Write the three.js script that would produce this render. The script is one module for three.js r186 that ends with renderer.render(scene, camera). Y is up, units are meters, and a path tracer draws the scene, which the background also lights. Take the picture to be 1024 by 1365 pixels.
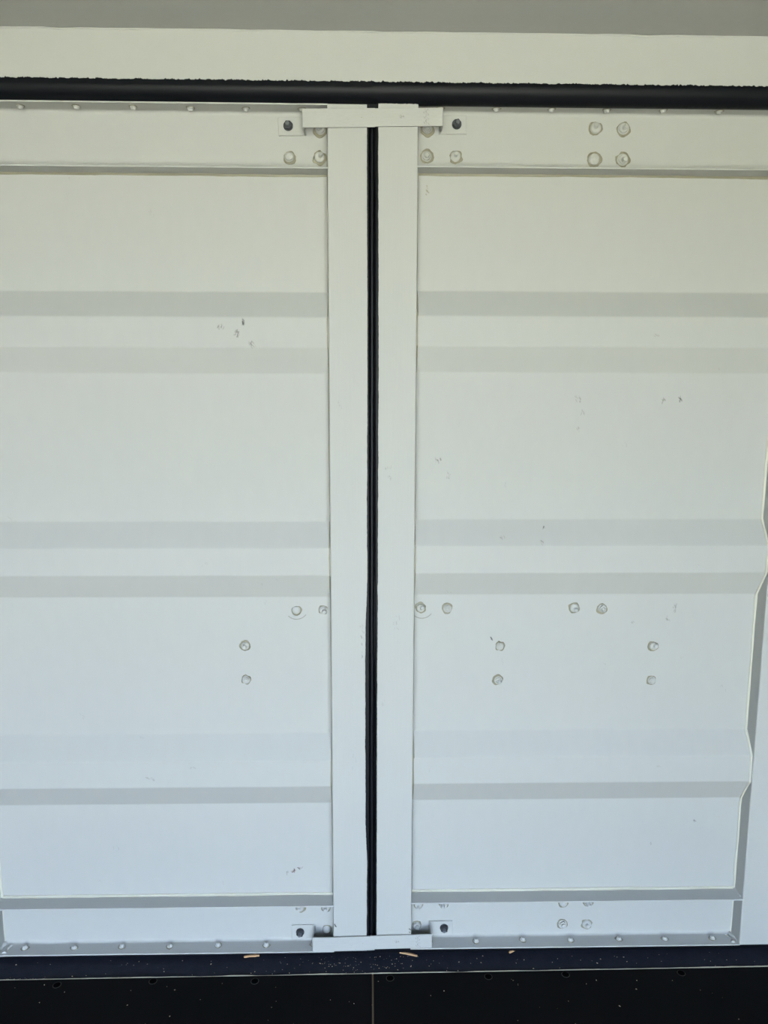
import * as THREE from 'three';
import { RoundedBoxGeometry } from 'three/addons/geometries/RoundedBoxGeometry.js';
import { mergeGeometries, toCreasedNormals, mergeVertices } from 'three/addons/utils/BufferGeometryUtils.js';

// ---------------------------------------------------------------- camera, sky, sun, exposure
const scene = new THREE.Scene();
const camera = new THREE.PerspectiveCamera(70.33, 1024 / 1365, 0.05, 400);
camera.position.set(-0.009, 1.5445, 1.8924);
camera.rotation.set(THREE.MathUtils.degToRad(-8.0776), THREE.MathUtils.degToRad(-1.1975), THREE.MathUtils.degToRad(0.1577), 'YXZ');

const sunAt = new THREE.Vector3(0.75, 0.85, 0.0).normalize();
{                                                                   // hazy daylight sky, the same all round: pale at the horizon, blue overhead
  const w = 64, h = 256, data = new Float32Array(w * h * 4), stops = [[0, 1.0, 1.12, 1.25], [0.1, 0.9, 1.08, 1.36], [0.35, 0.74, 1.0, 1.46], [1, 0.48, 0.72, 1.22]];
  for (let j = 0; j < h; j++) {
    const e = Math.max(0, ((j + 0.5) / h - 0.5) * 2);
    let k = 0; while (k < stops.length - 2 && stops[k + 1][0] < e) k++;
    const [p, q] = [stops[k], stops[k + 1]], f = (e - p[0]) / (q[0] - p[0]);
    for (let i = 0; i < w; i++) { for (let c = 0; c < 3; c++) data[(j * w + i) * 4 + c] = p[c + 1] + (q[c + 1] - p[c + 1]) * f; data[(j * w + i) * 4 + 3] = 1; }
  }
  const t = new THREE.DataTexture(data, w, h, THREE.RGBAFormat, THREE.FloatType);
  t.mapping = THREE.EquirectangularReflectionMapping; t.magFilter = THREE.LinearFilter; t.wrapS = THREE.RepeatWrapping; t.needsUpdate = true;
  scene.background = t;
}

const sun = new THREE.DirectionalLight(0xfff0dc, 7.0);
sun.name = 'sun';
sun.position.copy(sunAt).multiplyScalar(40).add(new THREE.Vector3(0, 0, 8));
sun.target.position.set(0, 0, 8);
sun.castShadow = true;
sun.shadow.mapSize.set(2048, 2048);
Object.assign(sun.shadow.camera, { left: -22, right: 22, top: 22, bottom: -22, near: 1, far: 90 });
sun.shadow.radius = 1;
scene.add(sun, sun.target);

const renderer = new THREE.WebGLRenderer({ antialias: true });
renderer.toneMapping = THREE.LinearToneMapping;
renderer.toneMappingExposure = 18.2;
renderer.shadowMap.enabled = true;

// ---------------------------------------------------------------- helpers
function rng(seed) { let s = seed >>> 0; return () => { s = (s + 0x6d2b79f5) | 0; let t = Math.imul(s ^ (s >>> 15), 1 | s); t = (t + Math.imul(t ^ (t >>> 7), 61 | t)) ^ t; return ((t ^ (t >>> 14)) >>> 0) / 4294967296; }; }
const R = rng(20240611);
const rr = (a, b) => a + (b - a) * R();
function noise1(seed) {                                             // smooth value noise along a line, -1..1
  const r = rng(seed), v = Array.from({ length: 1024 }, () => r() * 2 - 1);
  return (x) => { const i = Math.floor(x), f = x - i, s = f * f * (3 - 2 * f); return v[((i % 1024) + 1024) % 1024] * (1 - s) + v[(((i + 1) % 1024) + 1024) % 1024] * s; };
}
const taken = {};
function numbered(name, scope = '') { const k = scope + '/' + name, n = taken[k] = (taken[k] ?? -1) + 1; return n ? name + '_' + String(n).padStart(3, '0') : name; }
function mesh(name, geo, mat, parent, at) {
  const m = new THREE.Mesh(geo, mat);
  m.name = numbered(name, parent && parent !== scene ? parent.uuid : '');
  m.castShadow = m.receiveShadow = true;
  if (at) m.position.set(...at);
  (parent ?? scene).add(m);
  return m;
}
function group(name, at = [0, 0, 0], parent = scene) {
  const g = new THREE.Group();
  g.name = numbered(name, parent === scene ? '' : parent.uuid);
  g.position.set(...at);
  parent.add(g);
  return g;
}
function tag(o, label, category, grp, kind) {
  if (label) o.userData.label = label;
  if (category) o.userData.category = category;
  if (grp) o.userData.group = grp;
  if (kind) o.userData.kind = kind;
  return o;
}
const structure = (o, label) => tag(o, label, null, null, 'structure');

// uv in metres from the dominant direction of each face
function metreUV(g) {
  const geo = g.index ? g.toNonIndexed() : g;
  if (!geo.attributes.normal) geo.computeVertexNormals();
  const p = geo.attributes.position, uv = new Float32Array(p.count * 2), a = new THREE.Vector3(), b = new THREE.Vector3(), c = new THREE.Vector3();
  for (let i = 0; i < p.count; i += 3) {
    a.fromBufferAttribute(p, i); b.fromBufferAttribute(p, i + 1); c.fromBufferAttribute(p, i + 2);
    const n = b.clone().sub(a).cross(c.clone().sub(a)), x = Math.abs(n.x), y = Math.abs(n.y), z = Math.abs(n.z);
    [a, b, c].forEach((v, k) => { const [s, t] = z >= x && z >= y ? [v.x, v.y] : y >= x ? [v.x, v.z] : [v.z, v.y]; uv[(i + k) * 2] = s; uv[(i + k) * 2 + 1] = t; });
  }
  geo.setAttribute('uv', new THREE.BufferAttribute(uv, 2));
  return geo;
}
function box(x0, x1, y0, y1, z0, z1, r = 0.002) {
  const w = x1 - x0, h = y1 - y0, d = z1 - z0;
  const g = r > 0 ? new RoundedBoxGeometry(w, h, d, 2, Math.min(r, w / 2.1, h / 2.1, d / 2.1)) : new THREE.BoxGeometry(w, h, d);
  g.translate((x0 + x1) / 2, (y0 + y1) / 2, (z0 + z1) / 2);
  return metreUV(g);
}
// round the corners of a polyline of [a, b, radius]
function filleted(pts, closed, n = 5) {
  const out = [], m = pts.length;
  pts.forEach(([x, y, r = 0], i) => {
    if (!r || (!closed && (i === 0 || i === m - 1))) { out.push([x, y]); return; }
    const P = new THREE.Vector2(x, y), A = new THREE.Vector2(...pts[(i + m - 1) % m].slice(0, 2)).sub(P), B = new THREE.Vector2(...pts[(i + 1) % m].slice(0, 2)).sub(P);
    const la = A.length(), lb = B.length(); A.divideScalar(la); B.divideScalar(lb);
    const half = Math.acos(THREE.MathUtils.clamp(A.dot(B), -1, 1)) / 2, t = Math.min(r / Math.tan(half), la * 0.49, lb * 0.49);
    const s = P.clone().addScaledVector(A, t), e = P.clone().addScaledVector(B, t);
    for (let k = 0; k <= n; k++) { const u = k / n; out.push([(1 - u) ** 2 * s.x + 2 * u * (1 - u) * P.x + u * u * e.x, (1 - u) ** 2 * s.y + 2 * u * (1 - u) * P.y + u * u * e.y]); }
  });
  return out;
}
// a closed outline of [z, y] swept along x
function alongX(outline, x0, x1) {
  const sh = new THREE.Shape(outline.map(([z, y]) => new THREE.Vector2(-z, y)));
  const g = new THREE.ExtrudeGeometry(sh, { depth: x1 - x0, bevelEnabled: false, curveSegments: 1 });
  g.rotateY(Math.PI / 2).translate(x0, 0, 0);
  return metreUV(g);                                               // facets keep their own normals: flat sheet stays flat beside its bends
}
// a closed outline of [x, z] swept along y
function alongY(outline, y0, y1, bevel = 0) {
  const sh = new THREE.Shape(outline.map(([x, z]) => new THREE.Vector2(x, -z)));
  const g = new THREE.ExtrudeGeometry(sh, { depth: y1 - y0 - 2 * bevel, bevelEnabled: bevel > 0, bevelSize: bevel, bevelThickness: bevel, bevelOffset: -bevel, bevelSegments: 2, curveSegments: 1 });
  g.rotateX(-Math.PI / 2).translate(0, y0 + bevel, 0);
  return metreUV(g);                                               // facets keep their own normals: flat sheet stays flat beside its bends
}
// a polyline given a thickness on one side (b to the left of the walking direction)
function thick(pts, t) {
  const off = pts.map((p, i) => {
    const a = pts[Math.max(0, i - 1)], b = pts[Math.min(pts.length - 1, i + 1)], dx = b[0] - a[0], dy = b[1] - a[1], l = Math.hypot(dx, dy) || 1;
    return [p[0] - (dy / l) * t, p[1] + (dx / l) * t];
  });
  return [...pts, ...off.reverse()];
}
// rings of points joined into a closed skin
function skin(rings, capped = true, crease = 0.7) {
  const n = rings[0].length, pos = [], idx = [];
  rings.forEach((r) => r.forEach((v) => pos.push(...v)));
  for (let i = 0; i < rings.length - 1; i++) for (let k = 0; k < n; k++) { const a = i * n + k, b = i * n + ((k + 1) % n), c = a + n, d = b + n; idx.push(a, b, c, b, d, c); }
  if (capped) for (const [row, flip] of [[0, true], [rings.length - 1, false]]) for (let k = 1; k < n - 1; k++) { const o = row * n; flip ? idx.push(o, o + k + 1, o + k) : idx.push(o, o + k, o + k + 1); }
  const g = new THREE.BufferGeometry();
  g.setAttribute('position', new THREE.Float32BufferAttribute(pos, 3));
  g.setIndex(idx);
  let v = 0; const A = new THREE.Vector3(), B = new THREE.Vector3(), C = new THREE.Vector3();
  for (let i = 0; i < idx.length; i += 3) { A.fromArray(pos, idx[i] * 3); B.fromArray(pos, idx[i + 1] * 3); C.fromArray(pos, idx[i + 2] * 3); v += A.dot(B.cross(C)); }
  if (v < 0) { for (let i = 0; i < idx.length; i += 3) [idx[i + 1], idx[i + 2]] = [idx[i + 2], idx[i + 1]]; g.setIndex(idx); }
  return metreUV(toCreasedNormals(g, crease));
}
// an uneven bead of sealant along a polyline
function bead(path, r, seed, wobble = 0.25, step = 0.012) {
  const pts = [];
  for (let i = 0; i < path.length - 1; i++) {
    const a = new THREE.Vector3(...path[i]), b = new THREE.Vector3(...path[i + 1]), n = Math.max(1, Math.round(a.distanceTo(b) / step));
    for (let k = i ? 1 : 0; k <= n; k++) pts.push(a.clone().lerp(b, k / n));
  }
  const nz = noise1(seed), nw = noise1(seed + 7);
  const rings = pts.map((p, i) => {
    const d = pts[Math.min(i + 1, pts.length - 1)].clone().sub(pts[Math.max(i - 1, 0)]).normalize();
    const u = Math.abs(d.z) < 0.9 ? new THREE.Vector3(0, 0, 1) : new THREE.Vector3(0, 1, 0), s = u.clone().cross(d).normalize(), t = d.clone().cross(s);
    const q = r * (1 + wobble * (0.6 * nz(i * 0.22) + 0.4 * nz(i * 0.9 + 50))), o = nw(i * 0.15) * r * wobble;
    return Array.from({ length: 8 }, (_, k) => { const a = (k / 8) * Math.PI * 2; return p.clone().addScaledVector(s, Math.cos(a) * q + o).addScaledVector(t, Math.sin(a) * q * 0.8).toArray(); });
  });
  return skin(rings, true, 1.5);
}

// ---------------------------------------------------------------- materials
function canvasTexture(w, h, draw, seed) {
  const c = document.createElement('canvas'); c.width = w; c.height = h;
  const x = c.getContext('2d'); draw(x, rng(seed));
  const t = new THREE.CanvasTexture(c); t.colorSpace = THREE.SRGBColorSpace; t.magFilter = THREE.LinearFilter;
  t.wrapS = t.wrapT = THREE.RepeatWrapping;
  return t;
}
function grain(x, w, h, r, amount) {
  const d = x.getImageData(0, 0, w, h), n = 64, low = Array.from({ length: n * n }, () => r() - 0.5);
  for (let j = 0; j < h; j++) for (let i = 0; i < w; i++) {
    const u = (i / w) * n, v = (j / h) * n, a = Math.floor(u), b = Math.floor(v), f = u - a, g = v - b, L = (p, q) => low[(q % n) * n + (p % n)];
    const s = (L(a, b) * (1 - f) + L(a + 1, b) * f) * (1 - g) + (L(a, b + 1) * (1 - f) + L(a + 1, b + 1) * f) * g, k = amount * (s * 1.2 + (r() - 0.5)), o = (j * w + i) * 4;
    for (let c = 0; c < 3; c++) d.data[o + c] += k;
  }
  x.putImageData(d, 0, 0);
}
// a scuff: a cluster of small grey strokes
function scuff(x, r, px, py, sx, sy, n, rgb, alpha, slant = 0.4) {
  for (let i = 0; i < n; i++) {
    const a = px + (r() + r() - 1) * sx, b = py + (r() + r() - 1) * sy, l = 2 + r() * 7, t = slant + (r() - 0.5) * 1.4;
    x.strokeStyle = `rgba(${rgb},${(alpha * (0.3 + 0.7 * r())).toFixed(3)})`; x.lineWidth = 0.8 + r() * 2.6; x.lineCap = 'round';
    x.beginPath(); x.moveTo(a, b); x.quadraticCurveTo(a + Math.sin(t) * l * 0.6 + r() * 2, b + l * 0.5, a + Math.sin(t) * l, b + Math.cos(t) * l); x.stroke();
  }
}
const PAINT = 0xa8a8a3;
const paint = new THREE.MeshPhysicalMaterial({ name: 'white_paint', color: PAINT, roughness: 0.62, specularIntensity: 0.12 });
paint.map = canvasTexture(512, 512, (x, r) => { x.fillStyle = '#fdfdfd'; x.fillRect(0, 0, 512, 512); grain(x, 512, 512, r, 2); }, 5);
const sealant = new THREE.MeshStandardMaterial({ name: 'cream_sealant', color: 0xb7b5a6, roughness: 0.55 });
const shadedSealant = new THREE.MeshStandardMaterial({ name: 'shaded_tan_sealant', color: 0x7b7764, roughness: 0.5 });  // tan sealant, its colour darkened to stand in for crevice shade
const rubber = new THREE.MeshPhysicalMaterial({ name: 'black_rubber', color: 0x0b0d12, roughness: 0.5, specularIntensity: 0.35 });
const steel = new THREE.MeshStandardMaterial({ name: 'zinc_steel', color: 0x33353a, metalness: 0.3, roughness: 0.5 });
const studSteel = new THREE.MeshStandardMaterial({ name: 'stud_steel', color: 0x5c5e62, metalness: 0.3, roughness: 0.5 });
const sillPaint = new THREE.MeshPhysicalMaterial({ name: 'dark_sill_paint', color: 0x22252e, roughness: 0.6, specularIntensity: 0.2 });
sillPaint.map = canvasTexture(512, 512, (x, r) => { x.fillStyle = '#f0f0f0'; x.fillRect(0, 0, 512, 512); grain(x, 512, 512, r, 26); for (let i = 0; i < 260; i++) { x.fillStyle = `rgba(190,190,185,${0.25 * r()})`; x.fillRect(r() * 512, r() * 512, 1 + r() * 2, 1 + r() * 2); } }, 8);
const ply = new THREE.MeshPhysicalMaterial({ name: 'black_film_plywood', color: 0x070708, roughness: 0.5, specularIntensity: 0.1 });
ply.map = canvasTexture(1024, 1024, (x, r) => {
  x.fillStyle = '#e8e8e8'; x.fillRect(0, 0, 1024, 1024); grain(x, 1024, 1024, r, 30);
  for (let i = 0; i < 900; i++) { x.fillStyle = `rgba(255,250,235,${0.5 * r()})`; x.fillRect(r() * 1024, r() * 1024, 1 + r(), 1 + r()); }
}, 9);
const unseenLining = new THREE.MeshStandardMaterial({ name: 'unseen_dark_lining', color: 0x3a3936, roughness: 0.8 });  // for surfaces out of view, dark to cut light bouncing onto the doors
const edgeWood = new THREE.MeshStandardMaterial({ name: 'tan_edge', color: 0x4e3d29, roughness: 0.9 });
const straw = new THREE.MeshStandardMaterial({ name: 'pale_wood', color: 0xb9936a, roughness: 0.8 });

// ---------------------------------------------------------------- the two door leaves
const D = -0.05, RIB = -0.010, H = 2.28;
const panelLine = [[D, 0.1375], [D, 0.4304, 0.012], [RIB, 0.5009, 0.012], [RIB, 0.5781, 0.012], [D, 0.6401, 0.012], [D, 1.0344, 0.012], [RIB, 1.1028, 0.012], [RIB, 1.1768, 0.012], [D, 1.2429, 0.012],
  [D, 1.6351, 0.012], [RIB, 1.6984, 0.012], [RIB, 1.7743, 0.012], [D, 1.8413, 0.012], [D, 2.1375]];

// bolt: a smear of sealant, a collar and a pin, axis along +z
function smearGeo(r, h, seed) {
  const nz = noise1(seed), n = 28, rings = [];
  for (const [f, z] of [[1, -0.001], [1, h * 0.35], [0.94, h * 0.9], [0.8, h], [0.62, h * 0.75], [0.3, h * 0.75]])
    rings.push(Array.from({ length: n }, (_, k) => { const a = (k / n) * Math.PI * 2, q = r * f * (1 + 0.13 * nz(Math.cos(a) * 2 + 10) + 0.08 * nz(Math.sin(a) * 3 + 40) + 0.05 * nz(k * 1.7)); return [Math.cos(a) * q, Math.sin(a) * q, z]; }));
  return skin(rings, true, 1.0);
}
const lathe = (pts, n = 24) => metreUV(toCreasedNormals(new THREE.LatheGeometry(pts.map(([a, b]) => new THREE.Vector2(a, b)), n).rotateX(Math.PI / 2), 0.7));
const smears = [11, 12, 13, 14, 15].map((s, i) => smearGeo(0.0142 + 0.0008 * (i % 3), 0.0022, s));
const collars = [
  lathe([[0.0, -0.001], [0.0112, -0.001], [0.0112, 0.0036], [0.0104, 0.0042], [0.0080, 0.0034], [0.0092, 0.0046], [0.0092, 0.0085], [0.0078, 0.0102], [0.0062, 0.0082], [0.0, 0.0078]]),
  lathe([[0.0, -0.001], [0.0112, -0.001], [0.0112, 0.0026], [0.0102, 0.0062], [0.0072, 0.0088], [0.0, 0.0098]]),
];
const pins = [
  lathe([[0.0, 0.004], [0.0054, 0.004], [0.0054, 0.0175], [0.0044, 0.019], [0.0, 0.019]], 16),
  lathe([[0.0, 0.004], [0.0062, 0.004], [0.0060, 0.0100], [0.0036, 0.0118], [0.0, 0.0122]], 16),
];
let boltCount = 0;
function bolt(parent, x, y, z, big = 1) {
  const i = boltCount++, g = group('bolt', [x, y, z], parent);
  const s = mesh('shaded_sealant_ring', smears[i % 5], shadedSealant, g, [rr(-0.0015, 0.0015), rr(-0.002, 0.001), 0]);
  s.rotation.z = rr(0, 6.28); s.scale.setScalar(big * rr(0.92, 1.06)); s.scale.z = 1;
  const c = mesh('collar', collars[i % 2], paint, g);
  c.rotation.set(rr(-0.14, 0.14), rr(-0.14, 0.14), 0); c.scale.set(big, big, 1);
  const p = mesh('pin', pins[(i * 7) % 3 ? 0 : 1], paint, g, [rr(-0.0012, 0.0012), rr(-0.0012, 0.0012), 0]);
  p.rotation.set(rr(-0.22, 0.22), rr(-0.22, 0.22), 0);
  return g;
}
const rivetHead = lathe([[0.0, -0.001], [0.0088, -0.001], [0.0088, 0.0012], [0.0078, 0.0024], [0.0066, 0.0030], [0.0062, 0.0062], [0.0046, 0.0082], [0.0, 0.0088]], 18);
const rivetRing = smearGeo(0.0112, 0.0013, 77);
function rivet(parent, x, y, z, up) {
  const g = group('rivet', [x, y, z], parent);
  g.rotation.x = up ? -Math.PI / 2 : Math.PI / 2;
  mesh('shaded_sealant_ring', rivetRing, shadedSealant, g).rotation.z = rr(0, 6.28);  // dark ring stands in for the shaded crevice round the head
  const h = mesh('head', rivetHead, paint, g);
  h.rotation.set(rr(-0.15, 0.15), rr(-0.15, 0.15), 0);
}

function panelTexture(seed, marks, arcs, x0) {                            // print and dirt on the pressed sheet; 954 mm x 2000 mm
  const w = 1024, h = 2048, X = (x) => ((x - x0) / 0.954) * w, Y = (y) => h - ((y - 0.1375) / 2.0) * h;
  return canvasTexture(w, h, (c, r) => {
    c.fillStyle = '#fdfdfd'; c.fillRect(0, 0, w, h); grain(c, w, h, r, 2);
    for (const [x, y, sx, sy, n, rgb, a, slant] of marks) scuff(c, r, X(x), Y(y), sx, sy, n, rgb, a, slant);
    for (const [x, y] of arcs) { c.strokeStyle = 'rgba(140,138,120,0.6)'; c.lineWidth = 1.6; c.beginPath(); c.arc(X(x), Y(y), 36, 0.7, 2.3); c.stroke(); }
    for (let i = 0; i < 14; i++) scuff(c, r, r() * w, r() * h, 12, 12, 3, '130,130,118', 0.10);
  }, seed);
}
const leftMarks = [[-0.330, 1.765, 5, 9, 16, '92,96,92', 0.5, 0.3], [-0.343, 1.738, 7, 10, 12, '110,112,108', 0.42, -0.5], [-0.388, 1.752, 12, 8, 9, '120,122,118', 0.35, -0.4], [-0.308, 1.71, 8, 10, 10, '128,130,126', 0.32, 0.3],
  [-0.2255, 0.224, 6, 6, 11, '135,110,104', 0.6, -0.4], [-0.212, 0.229, 6, 1.5, 6, '120,112,108', 0.55, 1.4], [-0.246, 0.217, 3, 4, 3, '140,135,130', 0.4, 0.5], [-0.62, 0.53, 18, 8, 7, '150,148,135', 0.25, 0.9], [-0.5, 0.56, 14, 5, 5, '150,148,135', 0.2, 1.1]];
const rightMarks = [[0.545, 1.567, 14, 12, 10, '140,142,130', 0.3, 0.4], [0.56, 1.535, 5, 8, 6, '140,142,130', 0.25, 0.3], [0.775, 1.567, 6, 8, 7, '135,135,126', 0.3, 0.3], [0.818, 1.567, 5, 9, 12, '120,122,114', 0.45, 0.4], [0.55, 1.49, 8, 8, 6, '160,158,140', 0.3, 0.8],
  [0.465, 1.226, 1.5, 1.5, 3, '50,50,45', 0.8, 0], [0.176, 1.405, 10, 7, 10, '130,134,124', 0.28, 0.4], [0.205, 1.365, 7, 12, 8, '135,138,128', 0.26, 0.2], [0.455, 1.19, 8, 6, 6, '150,150,136', 0.3, 0.5], [0.345, 1.20, 10, 6, 6, '150,150,136', 0.25, 0.5],
  [0.137, 2.09, 4, 12, 8, '175,170,130', 0.4, 0.4], [0.84, 1.0, 8, 14, 9, '140,142,132', 0.3, 0.2], [0.82, 0.965, 7, 8, 6, '140,142,132', 0.3, 0.3], [0.72, 0.955, 8, 4, 5, '150,150,138', 0.3, 1.2], [0.33, 0.91, 3, 3, 5, '90,92,84', 0.5, 0.4],
  [0.934, 0.362, 3, 3, 4, '110,112,104', 0.5, 0.7], [0.812, 0.29, 2, 6, 4, '150,150,140', 0.4, 0], [0.73, 1.73, 10, 3, 4, '150,150,138', 0.3, 1.2], [0.80, 0.55, 14, 4, 4, '150,150,136', 0.25, 1.0]];

function leaf(name, side, lift, label) {                            // side -1 left, +1 right
  const t = structure(group(name, [0, lift, 0]), label);
  const span = (a, b) => (side > 0 ? [a, b] : [-b, -a]);
  const [ci, co] = side > 0 ? [0.0118, 0.1123] : [0.0118, 0.1113], hi = side > 0 ? 1.0666 : 1.0692, ho = hi + 0.099;
  const [c0, c1] = span(ci, co), [h0, h1] = span(hi, ho), [r0, r1] = span(co - 0.002, hi + 0.002);
  const stile = box(c0, c1, 0, H, -0.056, 0, 0.0035), su = stile.attributes.uv, sp = stile.attributes.position, stileMat = paint.clone();
  for (let i = 0; i < sp.count; i++) su.setXY(i, (sp.getX(i) - c0) / 0.1 + 0.005, sp.getY(i) / 2.3);
  stileMat.name = 'stile_paint';
  stileMat.map = canvasTexture(128, 2048, (c, r) => {               // 0.1 m x 2.3 m
    c.fillStyle = '#fdfdfd'; c.fillRect(0, 0, 128, 2048); grain(c, 128, 2048, r, 2);
    for (const [x, y, sx, sy, n, rgb, a] of side > 0 ? [[0.03, 1.38, 14, 34, 9, '150,152,142', 0.3], [0.055, 0.95, 20, 40, 8, '160,160,150', 0.25], [0.095, 0.055, 2, 10, 3, '70,72,70', 0.8], [0.02, 0.74, 8, 16, 4, '150,160,165', 0.3]] : [[0.083, 0.92, 12, 60, 14, '150,140,128', 0.35], [0.0045, 0.0864, 1.5, 3, 4, '40,42,40', 0.9], [0.03, 1.55, 14, 20, 4, '160,160,150', 0.25], [0.06, 0.6, 14, 40, 6, '160,160,152', 0.2]])
      scuff(c, r, x * 1280, 2048 - (y / 2.3) * 2048, sx, sy, n, rgb, a);
  }, 33 + side);
  mesh('center_stile', stile, stileMat, t);
  mesh('hinge_stile', box(h0, h1, -0.002, H, -0.056, 0, 0.0035), paint, t);
  // channel rails: web at the back, a flange above and below
  const rail = (y0, y1, tb, tt) => alongX(filleted([[0, y0, 0.0015], [0, y0 + tb, 0.0015], [D, y0 + tb, 0.009], [D, y1 - tt, 0.009], [0, y1 - tt, 0.0015], [0, y1, 0.0015], [D - 0.006, y1, 0.004], [D - 0.006, y0, 0.004]], true), r0, r1);
  mesh('top_rail', rail(2.1295, H, 0.0045, 0.004), paint, t);
  mesh('bottom_rail', rail(-0.003, 0.1441, 0.004, 0.0045), paint, t);
  // pressed sheet with three ribs standing towards the room
  const line = filleted(panelLine, false, 6), px = side > 0 ? r0 + 0.001 : r1 - 0.001;
  const sheet = alongX(thick(line, 0.003), r0 + 0.001, r1 - 0.001), uv = sheet.attributes.uv, p = sheet.attributes.position, x0 = side > 0 ? 0.1123 : -1.0692;
  for (let i = 0; i < p.count; i++) uv.setXY(i, (p.getX(i) - x0) / 0.954, (p.getY(i) - 0.1375) / 2.0);
  const m = paint.clone(); m.name = 'panel_paint'; m.map = panelTexture(side > 0 ? 31 : 32, side > 0 ? rightMarks : leftMarks, side > 0 ? [[0.137, 1.002]] : [[-0.2081, 1.006]], x0);
  mesh('door_panel', sheet, m, t);
  // sealant round the sheet
  const follow = (x, dz) => line.filter(([, y]) => y > 0.146 && y < 2.128).map(([z, y]) => [x, y, z + dz]);
  const a = [side * (co + 0.0015), 0.146, D + 0.002], b = [side * (co + 0.0015), 2.127, D + 0.002], e = [side * (hi - 0.0015), 0.146, D + 0.002], f = [side * (hi - 0.0015), 2.127, D + 0.002];
  mesh('sealant_bead', bead([a, ...follow(a[0], 0.002), b], 0.0026, 41 + side, 0.3), shadedSealant, t);
  mesh('sealant_bead', bead([e, ...follow(e[0], 0.002), f], 0.0034, 45 + side, 0.35), sealant, t);
  mesh('sealant_bead', bead([[a[0], 0.1475, D + 0.001], [e[0], 0.1475, D + 0.001]], 0.0046, 51 + side, 0.22), sealant, t);
  mesh('sealant_bead', bead([[a[0], 2.1275, D + 0.001], [e[0], 2.1275, D + 0.001]], 0.0032, 55 + side, 0.3), shadedSealant, t);
  mesh('sealant_bead', bead([[side * (co + 0.001), 2.136, D + 0.001], [side * (co + 0.001), 2.274, D + 0.001]], 0.0024, 61 + side, 0.4), shadedSealant, t);
  mesh('sealant_bead', bead([[side * (co + 0.001), 0.004, D + 0.001], [side * (co + 0.001), 0.139, D + 0.001]], 0.0024, 63 + side, 0.4), shadedSealant, t);
  mesh('sealant_bead', bead([[side * (hi - 0.001), 0.004, D + 0.001], [side * (hi - 0.001), 0.139, D + 0.001]], 0.0026, 67 + side, 0.5), sealant, t);
  // weld lumps in the lower hinge corner
  mesh('weld', bead([[side * (hi - 0.001), 0.003, -0.046], [side * (hi - 0.004), 0.003, -0.026], [side * (hi + 0.001), 0.003, -0.004]], 0.0055, 71 + side, 0.9, 0.004), paint, t);
  mesh('weld', bead([[side * (hi - 0.022), 0.002, -0.040], [side * (hi - 0.014), 0.002, -0.022], [side * (hi - 0.016), 0.002, -0.008]], 0.0036, 74 + side, 1.0, 0.004), paint, t);
  mesh('weld', bead([[side * (hi - 0.001), 0.146, -0.046], [side * (hi - 0.001), 0.146, -0.012]], 0.0034, 77 + side, 0.8, 0.004), paint, t);
  return t;
}
const leftDoor = leaf('door_1', -1, 0, 'left white steel container door leaf with three horizontal pressed ribs');
const rightDoor = leaf('door_2', 1, 0.0057, 'right white steel container door leaf with three pressed ribs and more bolts');
const LIFT = 0.0057;

for (const [x, y, big] of [[-0.2093, 2.1706, 1.1], [-0.1337, 2.1713, 1.15], [-0.1306, 2.2367, 1.1], [-0.2081, 0.9969], [-0.1343, 0.9967], [-0.3505, 0.8961], [-0.3499, 0.7991], [-0.2099, 0.1043], [-0.1349, 0.1034], [-0.1333, 0.0337]])
  bolt(leftDoor, x, y, D, big);
for (const [x, y, big] of [[0.1368, 2.1756, 1.15], [0.2099, 2.1763, 1.15], [0.1379, 2.2412, 1.1], [0.5629, 2.2472, 1.25], [0.6339, 2.2462, 1.25], [0.5621, 2.1728, 1.25], [0.635, 2.1724, 1.3], [0.1332, 1.0031, 1.05], [0.2075, 1.0007], [0.5592, 1.0009, 1.1], [0.6359, 0.9994],
  [0.3543, 0.8923], [0.3528, 0.7934], [0.7852, 0.8905], [0.7858, 0.7912], [0.1354, 0.1096], [0.2093, 0.1094], [0.5614, 0.1098], [0.6355, 0.1099], [0.1316, 0.0423], [0.5617, 0.0414, 1.1], [0.6335, 0.0405, 1.15]])
  bolt(rightDoor, x, y - LIFT, D, big);
for (const x of [-0.9995, -0.8617, -0.7248, -0.5861, -0.4478, -0.3113, -0.174]) rivet(leftDoor, x, 2.276, -0.024 + rr(-0.002, 0.002), false);
for (const x of [0.1674, 0.307, 0.4441, 0.5818, 0.7228, 0.8643, 1.002]) rivet(rightDoor, x, 2.276, -0.024 + rr(-0.002, 0.002), false);
for (const x of [-1.0017, -0.8606, -0.724, -0.5862, -0.4468, -0.3072, -0.17]) rivet(leftDoor, x, 0.001, -0.027 + rr(-0.002, 0.002), true);
for (const x of [0.166, 0.3036, 0.441, 0.5808, 0.7233, 0.8586, 0.9988]) rivet(rightDoor, x, 0.001, -0.027 + rr(-0.002, 0.002), true);

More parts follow.
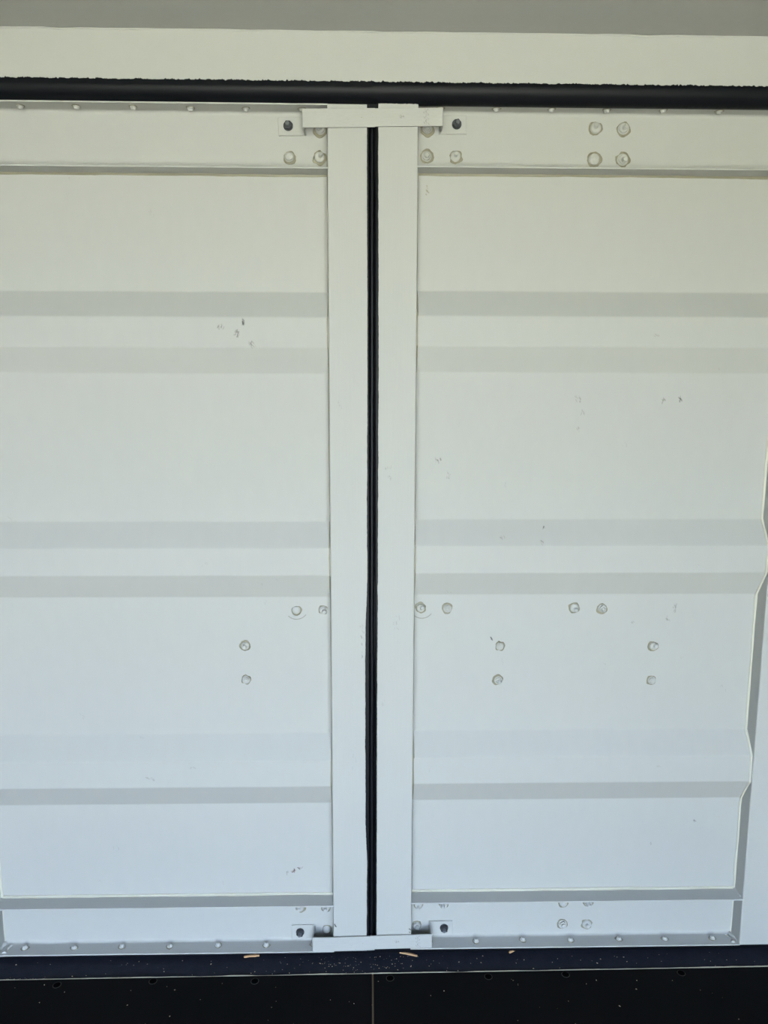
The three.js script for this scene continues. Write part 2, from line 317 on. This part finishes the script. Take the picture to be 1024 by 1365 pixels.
// ---------------------------------------------------------------- rubber seals (ragged where the paint stops)
const edgeL = [[0, 0.0156], [0.078, 0.0156], [0.276, 0.0144], [0.39, 0.0185], [0.61, 0.0194], [0.83, 0.0192], [0.975, 0.0176], [1.12, 0.0129], [1.24, 0.0145], [1.63, 0.0121], [1.82, 0.012], [2.04, 0.0136], [2.3, 0.0138]];
const edgeR = [[0, 0.0119], [0.113, 0.0119], [0.612, 0.0125], [1.04, 0.0141], [1.63, 0.0157], [2.12, 0.014], [2.3, 0.014]];
function along(table, y) { let i = 0; while (i < table.length - 2 && table[i + 1][0] < y) i++; const [a, p] = table[i], [b, q] = table[i + 1]; return p + ((q - p) * (y - a)) / (b - a); }
function seal(door, side, table, seed) {
  const n1 = noise1(seed), n2 = noise1(seed + 1), N = 560, s = side;
  const rings = [];
  for (let i = 0; i <= N; i++) {
    const y = 0.001 + ((H - 0.002) * i) / N, e = along(table, y) + 0.0005 * n1(i * 0.13) + 0.0005 * Math.max(0, n2(i * 0.55)) + 0.0003 * n1(i * 0.9 + 300);
    const o = Math.max(e, 0.0122);
    rings.push([[o + 0.0002, -0.004], [e, 0.0002], [e - 0.0008, 0.0013], [0.0095, 0.0009], [0.0082, -0.004], [0.0078, -0.016], [0.0098, -0.022], [0.0126, -0.018]].map(([x, z]) => [s * x, y, z]));
  }
  const g = mesh('door_gasket', skin(rings), rubber, door);
  const lip = [];
  const cx = s < 0 ? -0.0012 : 0.0065, cz = s < 0 ? -0.017 : -0.032, r = s < 0 ? 0.0058 : 0.006;
  for (let i = 0; i <= 60; i++) { const y = 0.001 + ((H - 0.002) * i) / 60, w = 0.0004 * n1(i * 0.4 + 90); lip.push(Array.from({ length: 14 }, (_, k) => { const a = (k / 14) * Math.PI * 2; return [cx + w + Math.cos(a) * r, y, cz + Math.sin(a) * r * 1.15]; })); }
  mesh('gasket_lip', skin(lip, true, 1.2), rubber, g);
  if (s < 0) mesh('gasket_light_block', mergeGeometries([box(-0.0134, 0.0132, 0, 2.30, -0.052, -0.040, 0.001), box(-0.013, 0.013, 2.262, 2.298, -0.045, -0.003, 0.002)]), rubber, g);  // added behind the seals to stop daylight leaking through the gap
  // seal over the top of the leaf, up to the header
  const top = [], [x0, x1] = s < 0 ? [-1.168, 0.0] : [0.0, 1.166], M = 900, lift = s > 0 ? -LIFT : 0;
  for (let i = 0; i <= M; i++) {
    const x = x0 + ((x1 - x0) * i) / M, j = 0.0014 * n1(i * 0.21 + 500) + 0.0022 * Math.max(0, n2(i * 0.6 + 500)) + 0.006 * Math.max(0, n2(i * 0.37 + 800) - 0.7), k = 0.0006 * n1(i * 0.31 + 700);
    top.push([[2.318 + j, 0.0203], [2.3215 + j, 0.0212], [2.3175, 0.0232], [2.311, 0.0238], [2.302, 0.0215], [2.294, 0.0165], [2.286, 0.008], [2.2808 + k, 0.0012], [2.2803, -0.012], [2.29, -0.03], [2.312, -0.02]].map(([y, z]) => [x, y + lift, z]));
  }
  mesh('top_gasket', skin(top, true, 1.0), rubber, door);
  const bot = alongX(filleted([[-0.045, -0.0035], [-0.006, -0.0035, 0.002], [-0.012, -0.016 + lift, 0.003], [-0.04, -0.0172 + lift, 0.003]], true), s < 0 ? -1.165 : 0.0, s < 0 ? 0.0 : 1.163);
  mesh('bottom_gasket', bot, rubber, door);
}
seal(leftDoor, -1, edgeL, 101);
seal(rightDoor, 1, edgeR, 131);

// ---------------------------------------------------------------- the two bolted retaining bars
const nutGeo = metreUV(new THREE.CylinderGeometry(0.0108, 0.0108, 0.0085, 6).rotateX(Math.PI / 2));
const washerGeo = lathe([[0, 0], [0.0122, 0], [0.0122, 0.0014], [0, 0.0014]], 20);
const studGeo = lathe([[0, 0], [0.0052, 0], [0.0052, 0.0165], [0.0044, 0.0178], [0, 0.0178]], 14);
const nutWasher = mergeGeometries([washerGeo, nutGeo.clone().translate(0, 0, 0.0056)].map((g) => g.index ? g.toNonIndexed() : g));
const barPaint = paint.clone(); barPaint.name = 'bar_paint';
barPaint.map = canvasTexture(1024, 256, (x, r) => {                 // 0.5 m x 0.125 m
  x.fillStyle = '#fdfdfd'; x.fillRect(0, 0, 1024, 256); grain(x, 1024, 256, r, 5);
  scuff(x, r, 512 + 140, 128 - 4, 16, 8, 14, '140,140,130', 0.35, 0.9);
  for (let k = 0; k < 2; k++) for (let i = 0; i < 16; i++) { const y = 90 + i * 4.6, a = 512 + 262 + Math.sin(i * 1.3 + k) * 7 + k * 9; x.strokeStyle = `rgba(150,148,140,${0.25 + 0.35 * r()})`; x.lineWidth = 1 + r() * 1.5; x.beginPath(); x.moveTo(a, y); x.lineTo(a + (r() - 0.5) * 8, y + 4.6); x.stroke(); }
  for (let i = 0; i < 10; i++) { x.fillStyle = 'rgba(90,84,76,0.5)'; x.fillRect(380 + r() * 300, 60 + r() * 130, 1 + r() * 2, 1 + r() * 2); }
}, 61);
function retainingBar(y, tilt, h, droop, label) {
  const t = tag(group('retaining_bar', [0.0004, y, 0]), label, 'bar');
  t.rotation.z = tilt;
  const T = 0.0042, zf = 0.0066;
  const strip = (s) => filleted([[s * -0.006, zf - T], [s * 0.1678, zf - T, 0.002], [s * 0.1678, D + 0.002, 0.002], [s * 0.172, D + 0.002, 0.002], [s * 0.172, zf, 0.004], [s * -0.006, zf]], true, 4);
  for (const s of [-1, 1]) {
    const hh = h * (s < 0 ? 1 : 0.955), g = alongY(s < 0 ? strip(s).reverse() : strip(s), -hh / 2, hh / 2, 0.0008), uv = g.attributes.uv, p = g.attributes.position;
    for (let i = 0; i < p.count; i++) uv.setXY(i, p.getX(i) / 0.5 + 0.5, (p.getY(i) + (p.getZ(i) - zf) * 0.4) / 0.125 + 0.5);
    const bar = mesh('crossbar', g, barPaint, t, [0, s < 0 ? -droop : droop * 0.2, s < 0 ? 0.0006 : 0]);
    bar.rotation.z = s < 0 ? -droop * 3 : 0;
    const [a, b] = s < 0 ? [-0.236, -0.166] : [0.166, 0.236];
    const tab = mesh('mounting_tab', box(a, b, -h / 2, h / 2, D, D + 0.0045, 0.0012), paint, t);
    const f = mesh('nut', nutWasher, steel, tab, [s * 0.211, 0.001, D + 0.0045]);
    f.rotation.z = rr(0, 1); f.userData.label = 'dark grey steel nut';
    mesh('stud', studGeo, studSteel, tab, [s * 0.211 + rr(-0.0006, 0.0006), 0.0016, D + 0.0045]).userData.label = 'lighter grey threaded stud end';
  }
  return t;
}
retainingBar(2.2466, 0.0185, 0.0435, 0.0004, 'upper white flat steel bar bolted across both doors beneath the black top seal');
retainingBar(0.0312, 0.0195, 0.0435, 0.0012, 'lower white flat steel bar bolted across both doors just above the dark sill');

// ---------------------------------------------------------------- header, sill, floor
const L = 3.6;                                                      // length of the container, unseen, set for the daylight on the doors
const header = structure(group('trim_1'), 'cream white steel header above the container doors');
mesh('header_plate', box(-1.25, 1.25, 2.3, 2.4325, -0.06, 0.02, 0.002), paint, header);
mesh('sealant_bead', bead([[-1.17, 2.4315, 0.0205], [-0.78, 2.4318, 0.0205], [-0.74, 2.4295, 0.021], [-0.70, 2.4315, 0.0205], [0.6, 2.4325, 0.0205], [0.66, 2.4300, 0.021], [0.72, 2.4325, 0.0205], [1.17, 2.4325, 0.0205]], 0.0019, 88, 0.4), paint, header);

const sill = structure(group('trim_2'), 'dark painted steel door sill below the doors');
mesh('sill_plate', box(-1.25, 1.25, -0.06, -0.017, -0.12, 0.088, 0.001), sillPaint, sill);
const lineMat = new THREE.MeshStandardMaterial({ name: 'pale_joint', color: 0x97917f, roughness: 0.8 });
const floorEdge = (x) => 0.0725 - 0.0058 * x;                       // the boards are laid a little out of square
mesh('sealant_bead', bead([[-1.17, -0.0115, floorEdge(-1.17) - 0.002], [-0.9, -0.0115, floorEdge(-0.9) - 0.002], [0, -0.0115, floorEdge(0) - 0.0015], [1.17, -0.0115, floorEdge(1.17) - 0.002]], 0.0021, 91, 0.5), lineMat, sill);

const floor = structure(group('floor'), 'black film-faced plywood container floor');
const board = (x0, x1, z0a, z0b, z1) => { // a sheet whose front edge may be out of square
  const g = alongY([[x0, z0a], [x1, z0b], [x1, z1], [x0, z1]], -0.038, -0.01, 0.001), uv = g.attributes.uv;
  return g;
};
const SEAM = 0.001;
for (let row = 0; row < 3; row++) {
  const z0 = row ? 0.07 + row * 1.98 : 0, z1 = Math.min(L, 0.067 + (row + 1) * 1.98);
  for (const [x0, x1] of [[-1.168, SEAM - 0.0022], [SEAM + 0.0022, 1.168]]) mesh('floor_board', board(x0, x1, row ? z0 : floorEdge(x0), row ? z0 : floorEdge(x1), z1), ply, floor);
}
mesh('seam_strip', box(SEAM - 0.0024, SEAM + 0.0024, -0.03, -0.0115, floorEdge(0) - 0.001, L, 0.0005), edgeWood, floor);
const screwRing = new THREE.TorusGeometry(0.0102, 0.0011, 6, 24).rotateX(-Math.PI / 2).scale(1, 0.7, 1);
const screwHead = lathe([[0, 0.0004], [0.0046, 0.0004], [0.0062, 0.0012], [0.0098, 0.0008], [0.0098, -0.001]], 20).rotateX(-Math.PI / 2);
const screwMat = new THREE.MeshPhysicalMaterial({ name: 'dark_screw_hole', color: 0x030303, roughness: 0.8, specularIntensity: 0.05 });  // black so the sunken screw reads as a dark hole
const rimMat = new THREE.MeshStandardMaterial({ name: 'worn_rim', color: 0x2b2822, roughness: 0.9 });
for (const [x, z] of [[-0.858, 0.098], [-0.601, 0.089], [-0.322, 0.094], [0.049, 0.09], [0.321, 0.089], [0.537, 0.085], [0.861, 0.085]]) mesh('screw_head', screwHead, screwMat, mesh('floor_screw', screwRing, rimMat, floor, [x, -0.0102, z]));

// ---------------------------------------------------------------- litter along the sill
function sliver(x, z, len, wid, turn, label, group_) {
  const n = noise1(Math.round(len * 1e4)), rings = [];
  for (let i = 0; i <= 12; i++) { const u = i / 12, w = wid * (0.65 + 0.35 * Math.sin(u * 3.1)) * (1 + 0.2 * n(i * 0.7)), b = 0.0012 * Math.sin(u * 3.14); rings.push([[(u - 0.5) * len, b, -w / 2], [(u - 0.5) * len, b + wid * 0.35, -w / 3], [(u - 0.5) * len, b + wid * 0.4, w / 3], [(u - 0.5) * len, b, w / 2]]); }
  const m = mesh('wood_splinter', skin(rings), straw, scene, [x, -0.0168, z]);
  m.rotation.y = turn;
  return tag(m, label, 'splinter', group_);
}
sliver(0.105, -0.006, 0.052, 0.008, -0.28, 'longest tan wood splinter on the sill under the lower retaining bar');
sliver(-0.347, -0.006, 0.044, 0.009, 0.1, 'tan wood splinter on the sill under the left door');
sliver(0.407, -0.012, 0.022, 0.008, 0.5, 'smallest tan wood chip on the sill under the right door');
{
  const geos = [], one = () => { const g = new THREE.IcosahedronGeometry(0.0005 + 0.0011 * R() * R(), 0); g.scale(rr(0.7, 2.2), 0.6, rr(0.7, 1.6)).rotateY(rr(0, 3)); return g; };
  for (let i = 0; i < 110; i++) { const x = -0.03 + (R() + R() + R() - 1.5) * 0.26, z = rr(0.0, 0.065); geos.push(one().translate(x, -0.0162, z)); }
  for (let i = 0; i < 80; i++) geos.push(one().translate(rr(-1.1, 1.1), -0.0162, rr(0.0, 0.066)));
  for (let i = 0; i < 90; i++) geos.push(one().translate(rr(-1.1, 1.1), -0.0092, rr(0.095, 0.42)));
  for (let i = 0; i < 60; i++) geos.push(one().translate(rr(-1.05, -0.55), -0.0155, rr(0.067, 0.073)));
  const grit = mesh('grit', mergeGeometries(geos), new THREE.MeshStandardMaterial({ name: 'pale_grit', color: 0xb5a890, roughness: 0.9 }), scene);
  tag(grit, 'pale grit and crumbs scattered on the sill and black floor', 'grit', null, 'stuff');
}

// ---------------------------------------------------------------- unseen rest of the container behind the camera, far end open for daylight
const wallLine = (s) => { const pts = []; for (let i = 0; i * 0.276 < L - 0.2; i++) { const z = 0.1 + i * 0.276; for (const [dz, d] of [[0, 0], [0.072, 0], [0.14, 0.036], [0.208, 0.036]]) if (z + dz < L) pts.push([s * (1.172 + d), z + dz]); } pts.push([s * 1.172, L]); return pts; };
for (const s of [-1, 1]) {
  const pts = wallLine(s), out = [...pts, [s * 1.23, L], [s * 1.23, 0.1]];
  structure(mesh(s < 0 ? 'wall_left' : 'wall_right', alongY(s > 0 ? out.reverse() : out, -0.1, 2.44), unseenLining), 'unseen side wall of the container, lined dark to limit bounced light');
  structure(mesh(s < 0 ? 'trim_3' : 'trim_4', s < 0 ? box(-1.3, -1.169, -0.1, 2.44, -0.12, 0.1) : box(1.168, 1.3, -0.1, 2.44, -0.12, 0.1), paint), 'white steel corner post beside the doors');
  structure(mesh(s < 0 ? 'trim_5' : 'trim_6', s < 0 ? box(-1.3, -1.14, -0.1, 2.44, L, L + 0.12) : box(1.14, 1.3, -0.1, 2.44, L, L + 0.12), paint), 'white steel corner post at the unseen open end');
}
const ceiling = structure(group('ceiling'), 'white steel roof plate above the doors, with unseen dark boards further back to limit bounce');
mesh('roof_plate', box(-1.3, 1.3, 2.4335, 2.5, -0.12, L + 0.12, 0.001), paint, ceiling);
for (let i = 0; i < 3; i++) mesh('unseen_lining_board', box(-1.17, 1.17, 2.418, 2.4345, 0.5 + (i * (L - 0.5)) / 3, 0.498 + ((i + 1) * (L - 0.5)) / 3, 0.001), unseenLining, ceiling);  // boards out of view, placed to darken the bounce from the ceiling
structure(mesh('trim_7', box(-1.3, 1.3, 2.34, 2.4335, L, L + 0.12, 0.002), paint), 'white steel header over the unseen open end');
structure(mesh('trim_8', box(-1.3, 1.3, -0.1, -0.012, L - 0.01, L + 0.12, 0.002), sillPaint), 'dark sill at the unseen open end');

// ---------------------------------------------------------------- outside the open end, out of view, placed to shape the daylight
const groundMat = new THREE.MeshStandardMaterial({ name: 'unseen_pale_ground', color: 0xa7a89a, roughness: 0.95 });
const ground = structure(mesh('ground', box(-80, 80, -0.4, -0.15, -40, 120, 0), groundMat), 'pale ground outside the container, out of view, reflects daylight inside');  // out of view, kept pale to bounce daylight up to the header

const leafGreen = new THREE.MeshStandardMaterial({ name: 'unseen_hedge_green', color: 0x868863, roughness: 0.9 });
{                                                                   // out-of-view foliage row, placed to dim low daylight, taller towards the left
  const n1 = noise1(301), n2 = noise1(302), rings = [];
  for (let i = 0; i <= 160; i++) {
    const x = -40 + i * 0.5, t = 1 / (1 + Math.exp((x - 1.5) / 1.2)), top = 1.6 + 1.4 * t + 0.35 * n1(i * 0.4) + 0.2 * n2(i * 1.1), z = 17 + 0.4 * n1(i * 0.3 + 80);
    rings.push([[-0.3, -1.4], [0.35 * top, -1.5 + 0.3 * n2(i + 30)], [0.75 * top, -1.2 + 0.3 * n1(i + 60)], [top, -0.5], [top * 0.97, 0.6], [0.6 * top, 1.5], [-0.3, 1.4]].map(([y, dz]) => [x, y, z + dz]));
  }
  structure(mesh('unseen_hedge', skin(rings, true, 0.4), leafGreen), 'unseen row of green foliage beyond the open end, dims light from the horizon');
}

renderer.render(scene, camera);
